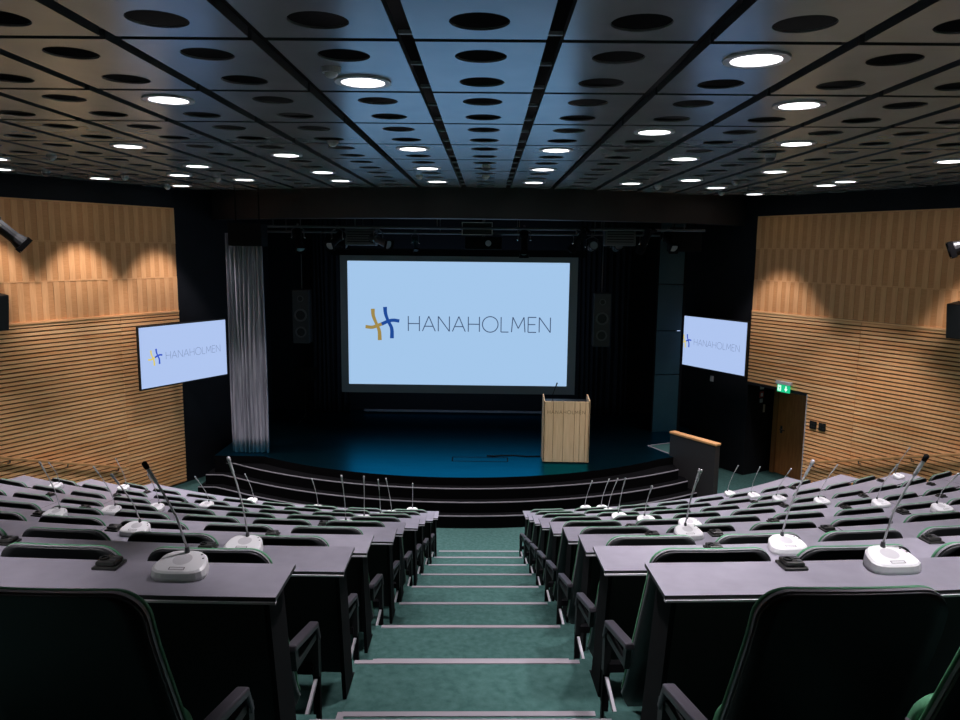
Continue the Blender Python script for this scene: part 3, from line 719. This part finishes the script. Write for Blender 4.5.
# exit sign
t = thing('exit_sign', 'lit green emergency exit sign with running figure above the door', 'sign', on_wall(wall_right, -.98, .10, 1.98), wall_right.rotation_euler.z + PI)
b = B(); box(b, -.18, .18, -.03, .03, .155, .22); new_obj('housing', b, M['white'], t, bevel=.004)
b = B(); box(b, -.15, .15, -.008, .008, .0, .155); new_obj('sign_plate', b, M['exitg'], t)
b = B()
for dy in (-.010,):
    rect(b, -.135, -.055, dy, .02, .135)                                                     # pale doorway
    stroke(b, [(.06, .13), (.06, .06)], .03, dy)                                              # arrow shaft
    b.faces.new([b.verts.new(p) for p in ((.02, dy, .075), (.10, dy, .075), (.06, dy, .02))])
new_obj('pictogram', b, M['exitw'], t)
b = B(); stroke(b, [(-.10, .10), (-.09, .065)], .018, -.0115); stroke(b, [(-.09, .065), (-.115, .035)], .010, -.0115); stroke(b, [(-.09, .065), (-.07, .035)], .010, -.0115)
stroke(b, [(-.12, .085), (-.075, .09)], .008, -.0115); rect(b, -.105, -.09, -.0115, .11, .125); new_obj('running_figure', b, M['exitg'], t)
b = B(); box(b, -.03, .03, .03, .10, .16, .2); new_obj('bracket', b, M['white'], t)
# two black control plates on the slatted wall
for u, lab in ((-1.66, 'black square control plate beside the door, nearer to it'), (-1.86, 'black square control plate beside the door, farther from it')):
    t = thing('control_plate', lab, 'switch', on_wall(wall_right, u, .028, 1.38), wall_right.rotation_euler.z)
    b = B(); box(b, -.07, .07, 0, .02, 0, .15); new_obj('plate', b, M['blk'], t)
    b = B()
    for i in range(2):
        for j in range(2): box(b, -.05+.055*i, -.01+.055*i, .02, .026, .025+.06*j, .065+.06*j)
    new_obj('buttons', b, M['socket'], t)
# notices on the alcove reveal (faces away from the stage)
def reveal(name, d, z, w_, h, m, lab, cat='sign', extra=None):
    t = thing(name, lab, cat, on_wall(wall_right, 0, -d, z), wall_right.rotation_euler.z - PI/2)
    b = B(); box(b, -w_/2, w_/2, -.012, 0, 0, h); new_obj('plate', b, M[m], t)
    if extra:
        b = B(); box(b, -w_*.3, w_*.3, -.015, -.012, h*.2, h*.75); new_obj('mark', b, M[extra], t)
# nudged slightly off the reveal plane towards the back of the hall
reveal('notice', .42, 1.84, .11, .11, 'paper', 'small white notice on the black wall left of the door')
reveal('fire_notice', .42, 1.66, .11, .13, 'red', 'small red fire notice below the white one left of the door', 'sign', 'paper')
reveal('round_notice', .42, 1.55, .08, .08, 'whiteg', 'small grey plate below the red notice left of the door')
reveal('light_switch', .52, 1.33, .05, .17, 'beige', 'narrow beige switch strip on black wall left of the door', 'switch')
b = B(); box(b, -.045, .045, -.012, 0, 0, .12)
o = new_obj('wall_box', b, M['whiteg']); tag(o, 'tiny pale switch box under the right television', 'switch'); o.location = on_wall(wall_right, 1.02, 0, 1.88); o.rotation_euler = (0, 0, wall_right.rotation_euler.z+PI)

# ------------------------------------------------------------------ desks
def desk_row(side, k, s0, s1, seams):
    """x0 / x1 = aisle end and wall end of the row, seams = x of the joints"""
    use(side, k); z = deskz(k); a0, a1 = ang(s0), ang(s1)
    lab = 'continuous curved grey desk of the %s in the %s block' % (ordrow(k), side)
    t = thing('desk', lab, 'desk', (0, 0, 0), 0, 'curved desks of the auditorium')
    ss = [a0] + [ang(q) for q in seams if min(s0, s1)+.5 < q < max(s0, s1)-.3] + [a1]
    rn, rf = (.255 if k == 0 else .285), 0.0
    for p, q in zip(ss, ss[1:]):
        g = .0022/rad()*(1 if q > p else -1)
        b = B(); sector(b, rf, rn, p+g, q-g, z-.014, z, .02, 1, 0)
        new_obj('tabletop', b, [M['desk'], M['deskedge']], t)
        b = B(); sector(b, rn-.010, rn+.007, p+g, q-g, z-.021, z-.014, .02); new_obj('edge_strip', b, M['alu'], t)
    sg = 1 if s1 > s0 else -1
    e = sg*.05/rad()
    b = B(); sector(b, .045, .06, a0+e, a1-e, rowz(k)+.14, z-.022, .03); new_obj('modesty_panel', b, M['blk'], t)
    b = B(); sector(b, .08, .12, a0+e, a1-e, z-.085, z-.022, .03); new_obj('cable_tray', b, M['blkm'], t)
    def side_panel(a, name):
        th = .009/rad()
        pr = [(.20, z-.022), (.03, z-.022), (-.12, rowz(k)+.02), (-.18, rowz(k)), (.06, rowz(k))]
        b = B(); lo = []; hi = []
        for r_, zz in pr:
            x, y = pol(r_, a-th); lo.append(b.verts.new((x, y, zz))); x, y = pol(r_, a+th); hi.append(b.verts.new((x, y, zz)))
        b.faces.new(lo); b.faces.new(hi[::-1])
        for i in range(5): b.faces.new((lo[i], lo[(i+1) % 5], hi[(i+1) % 5], hi[i]))
        new_obj(name, b, M['blkm'], t)
    side_panel(a0+e, 'end_panel'); side_panel(a1-e, 'end_panel')
    for q in ss[1:-1]: side_panel(q, 'support_panel')
R0 = [.56, .52, .575, .585, .57, .55, .545, .54, .54]
L0 = [-.65, -.62, -.68, -.655, -.70, -.665, -.68, -.66, -.66]
for k in range(9):
    desk_row('left', k, L0[k], L1[k], [-2.37, -4.05, -5.75]); desk_row('right', k, R0[k], R1[k], [2.26, 3.95, 5.6])

# ------------------------------------------------------------------ chairs
ZTOP = 1.086
PROF = [(.20, .085), (.30, -.005), (.38, -.06), (.55, -.14), (.75, -.22), (.95, -.30), (ZTOP+.02, -.342)]
def yprof(z):
    for (za, ya), (zb, yb) in zip(PROF, PROF[1:]):
        if z <= zb: return ya + (yb-ya)*(z-za)/(zb-za)
    return PROF[-1][1]
def wprof(z, top, base=.222, rc=.07, zlow=.2):
    w_ = base + .014*min(1, (top-z)/.5)
    if z > top-rc: w_ -= rc - sqrt(max(0, rc*rc-(z-(top-rc))**2))
    if z < zlow+.10: w_ -= .05*(1-(z-zlow)/.10)
    return w_
def slab(bm, z0, z1, off, th, grow=0.0, nz=22, nx=10, base=.222, rc=.07, curve=.006, bulge=0.0):
    zs = [z0+(z1-z0)*i/(nz-6) for i in range(nz-6)]; zs = [z for z in zs if z < z1-rc] + [z1-rc+rc*sin(PI/2*i/7) for i in range(8)]
    F = []; Bk = []
    for z in zs:
        w_ = max(.02, wprof(z, z1, base+grow, rc, z0)); f = []; g = []
        for i in range(nx+1):
            u = -1+2*i/nx; x = u*w_; y = yprof(z)+off + curve*u*u
            t2 = (z-z0)/(z1-z0)
            bl = bulge*(1-u**4)*(sin(PI*min(1, max(0, t2))))
            f.append(bm.verts.new((x, y+th+bl, z))); g.append(bm.verts.new((x, y, z)))
        F.append(f); Bk.append(g)
    n = len(zs)
    for j in range(n-1):
        for i in range(nx):
            bm.faces.new((F[j][i], F[j][i+1], F[j+1][i+1], F[j+1][i])); bm.faces.new((Bk[j][i], Bk[j+1][i], Bk[j+1][i+1], Bk[j][i+1]))
        for i in (0, nx): bm.faces.new((F[j][i], F[j+1][i], Bk[j+1][i], Bk[j][i]))
    for j in (0, n-1):
        for i in range(nx): bm.faces.new((F[j][i], F[j][i+1], Bk[j][i+1], Bk[j][i]))
    return bm
def make_chair():
    t = thing('auditorium_chair', 'chair', 'chair')
    sh = new_obj('back_shell', slab(B(), .20, ZTOP-.004, -.006, .010, -.003), M['shell'], t, smooth=False)
    for p in sh.data.polygons: p.use_smooth = abs(p.normal.x) < .7
    rm_ = new_obj('edge_highlight', slab(B(), .21, ZTOP, .004, .012, .0), M['rim'], t)  # grey layer standing in for the highlight on the shell's edge
    pd = new_obj('back_pad', slab(B(), .24, ZTOP, .016, .012, .002, bulge=.022), M['green'], t)
    for p in pd.data.polygons: p.use_smooth = True
    st = new_obj('folded_seat', slab(B(), .27, .69, .045, .05, -.012, nz=16, rc=.06, curve=.0, bulge=.015), M['green'], t)
    for p in st.data.polygons: p.use_smooth = True
    new_obj('seat_shell', slab(B(), .29, .67, .098, .012, -.03, nz=16, rc=.06, curve=.0, bulge=.02), M['shell'], t)
    for s in (-1, 1):
        x = s*.247
        b = B(); bar(b, (x, -.16, .615), (x, .21, .525), .042, .028); bar(b, (x, .195, .535), (x, .24, .44), .042, .024); arm = new_obj('armrest', b, M['armpad'], t, bevel=.007)
        b = B(); bar(b, (x, .23, .47), (x, .24, .27), .030, .045); bar(b, (x, -.12, .595), (x, -.10, .50), .022, .04); bar(b, (x, -.10, .51), (x, .21, .47), .018, .03); new_obj('arm_post', b, M['blk'], t)
        b = B(); bar(b, (x, .24, .28), (x, .24, .0), .030, .03); new_obj('leg', b, M['blkm'], t)
        b = B(); v0 = Vector((x, .225, .255)); v1 = Vector((x - s*.05, .06, .0)); bar(b, v0, v1, .014, .026); new_obj('diagonal_foot', b, M['alu'], t)
    for s in (-1, 1):
        b = B(); cyl(b, .006, -.004, .0, 10); bmesh.ops.rotate(b, verts=b.verts, matrix=Matrix.Rotation(PI/2, 3, 'X'))
        bmesh.ops.translate(b, verts=b.verts, vec=(s*.165, yprof(.975)+.014, .975)); new_obj('screw', b, M['metalg'], t)
    b = B(); box(b, -.24, .24, .20, .24, .29, .33); new_obj('cross_beam', b, M['blkm'], t)
    return t
def copy_tree(o, parent=None):
    c = o.copy(); C.objects.link(c); c.parent = parent
    for ch in list(o.children): copy_tree(ch, c)
    return c
CH = []
for side, sg, x_first, ends in (('left', -1, -1.005, L1), ('right', 1, .848, R1)):
    x0c, cyc, Rc = CEN[side]
    for k in range(9):
        use(side, k-1); Rk = rad(); j = 0; s1c = Rk*ang(x_first + (.035 if (side == 'left' and k == 0) else 0)); pitch = .548 + .007*k
        while True:
            a = (s1c + sg*pitch*j)/Rk
            use(side, k-1); x, y = pol(-.435, a)
            if abs(x) > abs(ends[k])-.22 or (j and abs(x) > .66*y + .9): break
            CH.append((side, k, j, x, y, a)); j += 1
print('chairs', len(CH))
proto = make_chair()
for i, (side, k, j, x, y, a) in enumerate(CH):
    o = proto if i == 0 else copy_tree(proto)
    o.location = (x, y, rowz(k)); o.rotation_euler = (0, 0, a); o.scale = (1+.010*k, 1, 1-.0045*k)
    o['label'] = 'black green-piped chair, %s of the %s block, %s from the aisle' % (ordrow(k), side, ORD[j+1])
    o['group'] = 'auditorium chairs of the %s block' % side

# ------------------------------------------------------------------ microphones and sockets on the desks
def rsq(n, hx, hy, p=3.2, fx=1.0):
    out = []
    for k in range(n):
        a = 2*PI*k/n; c, s = cos(a), sin(a); d = (abs(c)**p + abs(s)**p)**(-1/p); yy = hy*d*s
        out.append((hx*d*c*(1 - .13*(yy/hy if fx else 0)), yy))
    return out
def make_mic_base(t, hi=True):
    n = 28
    b = B(); R_ = [(1.0, 0, 0), (1.03, .010, .018), (.99, .026, .052), (.90, .032, .060)]
    rings = []
    for sc, zf, zb in R_:
        ring = []
        for x, y in rsq(n, .085, .062): f = (y+.068)/.136; ring.append(b.verts.new((x*sc, y*sc, zf+(zb-zf)*f)))
        rings.append(ring)
    b.faces.new(rings[0][::-1]); b.faces.new(rings[-1])
    for A, D_ in zip(rings, rings[1:]):
        for k in range(n): b.faces.new((A[k], A[(k+1) % n], D_[(k+1) % n], D_[k]))
    o = new_obj('base', b, M['white'], t)
    # speaker grille on the sloping top
    b = B(); sl = math.atan2(.028*.9, .155)
    def top(x, y): f = (y/.90+.068)/.136; return (x, y, .0325+(.0605-.0325)*f)
    v = [b.verts.new(top(.032*cos(2*PI*k/20), .008+.030*sin(2*PI*k/20))) for k in range(20)]; b.faces.new(v); new_obj('grille', b, M['whiteg'], t)
    b = B(); 
    for x0, x1, y0, y1 in ((-.026, .026, -.048, -.0455), (-.026, .026, -.0365, -.034), (-.026, -.023, -.048, -.034), (.023, .026, -.048, -.034)):
        v = [b.verts.new((p[0], p[1], p[2]+.0006)) for p in (top(x0, y0), top(x1, y0), top(x1, y1), top(x0, y1))]; b.faces.new(v)
    new_obj('button_outline', b, M['metalg'], t)
    b = B()
    for i in range(2): 
        c = top(.055+.012*i, .035-.02*i); cyl(b, .0035, c[2]-.001, c[2]+.001, 8, c[0], c[1])
    new_obj('indicator', b, M['metalg'], t)
    b = B(); cyl(b, .010, .052, .075, 12, 0, .048, r2=.007); new_obj('socket_collar', b, M['metalg'], t)
basep = bpy.data.objects.new('mic_proto', None); C.objects.link(basep)
make_mic_base(basep)
MIC = [(0, -1.008, 0.095, -0.105, 0.322), (2, -2.135, 0.09, -0.133, 0.312), (4, -3.388, 0.124, -0.155, 0.371), (5, -3.442, 0.143, -0.08, 0.326), (3, -3.305, 0.105, -0.105, 0.375), (6, -5.476, 0.15, -0.096, 0.27), (7, -5.091, 0.112, -0.117, 0.384), (6, -3.308, 0.1, -0.135, 0.313), (1, -1.126, 0.075, -0.061, 0.393), (8, -3.44, 0.102, -0.101, 0.371), (8, -2.418, 0.15, -0.066, 0.40), (4, -1.217, 0.17, -0.023, 0.41), (5, -1.227, 0.144, 0.007, 0.42), (6, -1.204, 0.159, -0.016, 0.41), (7, -1.207, 0.138, -0.061, 0.44), (8, -1.042, 0.07, 0.005, 0.371), (2, 1.252, 0.07, 0.064, 0.366), (3, 1.552, 0.07, 0.057, 0.396), (4, 1.438, 0.09, 0.041, 0.285), (5, 1.384, 0.1, 0.047, 0.38), (7, 1.619, 0.138, 0.1, 0.413), (8, 1.70, 0.102, 0.088, 0.403), (8, 1.46, 0.07, 0.08, 0.379), (8, 3.784, 0.13, 0.135, 0.412), (7, 3.756, 0.09, 0.085, 0.379), (6, 3.665, 0.08, 0.146, 0.349), (1, 1.445, 0.09, 0.1, 0.383), (5, 3.706, 0.09, 0.171, 0.38), (4, 3.804, 0.09, 0.151, 0.352), (6, 5.70, 0.13, 0.182, 0.373), (0, 1.412, 0.072, 0.096, 0.343), (3, 3.713, 0.10, 0.126, 0.261)]
cnt = {}
for k, s, off, dx, dz in sorted(MIC, key=lambda q: (q[0], abs(q[1]))):
    side = 'left' if s < 0 else 'right'; cnt[(side, k)] = cnt.get((side, k), 0) + 1
    tot = sum(1 for q in MIC if q[0] == k and (q[1] < 0) == (s < 0))
    pos = '' if tot == 1 else ', %s from the aisle' % ORD[cnt[(side, k)]]
    use(side, k); a = ang(s, off); x, y = pol(off, a)
    t = thing('desk_microphone', 'white gooseneck microphone, %s of the %s block%s' % (ordrow(k), side, pos), 'microphone', (x, y, deskz(k)), a, 'white microphone units on the desks')
    for ch in list(basep.children):
        c = ch.copy(); C.objects.link(c); c.parent = t
    # gooseneck in the frame of the unit
    ca, sa = cos(-a), sin(-a); tx, ty = dx*ca, dx*sa
    p0 = Vector((0, .048, .07)); p1 = Vector((tx, ty*.5+.02, dz+.03)); q1 = p0.lerp(p1, .35) + Vector((tx*-.05, .012, .01)); q2 = p0.lerp(p1, .7) + Vector((tx*-.04, .012, 0))
    b = B(); tube(b, [p0, q1, q2, p1], .0042 if k < 3 else .0036, 7); new_obj('gooseneck', b, M['chrome'], t, smooth=True)
    d = (p1-q2).normalized()
    b = B(); tube(b, [p1-d*.055, p1-d*.050, p1+d*.004], [.0055, .0065, .0065], 10); new_obj('capsule_body', b, M['chrome'], t, smooth=False)
    b = B(); tube(b, [p1+d*.004, p1+d*.014, p1+d*.026, p1+d*.031], [.0075, .0090, .0085, .004], 12); new_obj('capsule', b, M['blkm'] if k < 1 else M['chrome'], t, smooth=True)
for ch in list(basep.children): bpy.data.objects.remove(ch)
bpy.data.objects.remove(basep)

def socket_parts(t):
    b = B(); box(b, -.042, .042, -.040, .040, 0, .010); new_obj('base_plate', b, M['socket'], t, bevel=.003)
    b = B(); box(b, -.034, .034, -.030, .034, .010, .026); new_obj('housing', b, M['socket'], t, bevel=.006)
    b = B(); ringdisc(b, .010, .016, 0, .005, 12); bmesh.ops.translate(b, verts=b.verts, vec=(-.016, .0, .026)); pass
    new_obj('outlet_ring', b, M['blk'], t)
    b = B(); box(b, .010, .028, -.018, -.006, .026, .0275); box(b, .010, .028, .006, .018, .026, .0275); new_obj('contact', b, M['metalg'], t)
SO = [(0, -1.28, 0.045), (1, -2.28, 0.08), (2, -2.3, 0.045), (1, -1.31, 0.06), (3, -3.46, 0.09), (4, -3.7, 0.08), (5, -4.8, 0.1), (6, -4.56, 0.09), (7, -4.71, 0.08), (6, -3.62, 0.07), (2, -1.3, 0.045), (4, -1.42, 0.1), (1, 1.1, 0.06), (2, 1.04, 0.045), (3, 1.11, 0.045), (6, 2.21, 0.045), (2, 1.44, 0.045), (0, 1.07, 0.045), (1, 2.22, 0.05), (2, 2.18, 0.045), (3, 2.24, 0.045), (4, 3.44, 0.06), (3, 3.38, 0.05), (5, 3.26, 0.05), (6, 3.33, 0.045), (5, 4.3, 0.06), (7, 4.48, 0.045), (5, 5.34, 0.09), (4, 4.57, 0.07), (6, 5.38, 0.08)]
sp = bpy.data.objects.new('socket_proto', None); C.objects.link(sp); socket_parts(sp); cnt = {}
for k, s, off in sorted(SO, key=lambda q: (q[0], abs(q[1]))):
    side = 'left' if s < 0 else 'right'; cnt[(side, k)] = cnt.get((side, k), 0) + 1
    tot = sum(1 for q in SO if q[0] == k and (q[1] < 0) == (s < 0)); pos = '' if tot == 1 else ', %s from the aisle' % ORD[cnt[(side, k)]]
    use(side, k); a = ang(s, off); x, y = pol(off, a)
    t = thing('desk_socket', 'black socket box on desk, %s of %s block%s' % (ordrow(k), side, pos), 'socket', (x, y, deskz(k)), a, 'power socket boxes on the desks')
    for ch in list(sp.children): c = ch.copy(); C.objects.link(c); c.parent = t
for ch in list(sp.children): bpy.data.objects.remove(ch)
bpy.data.objects.remove(sp)
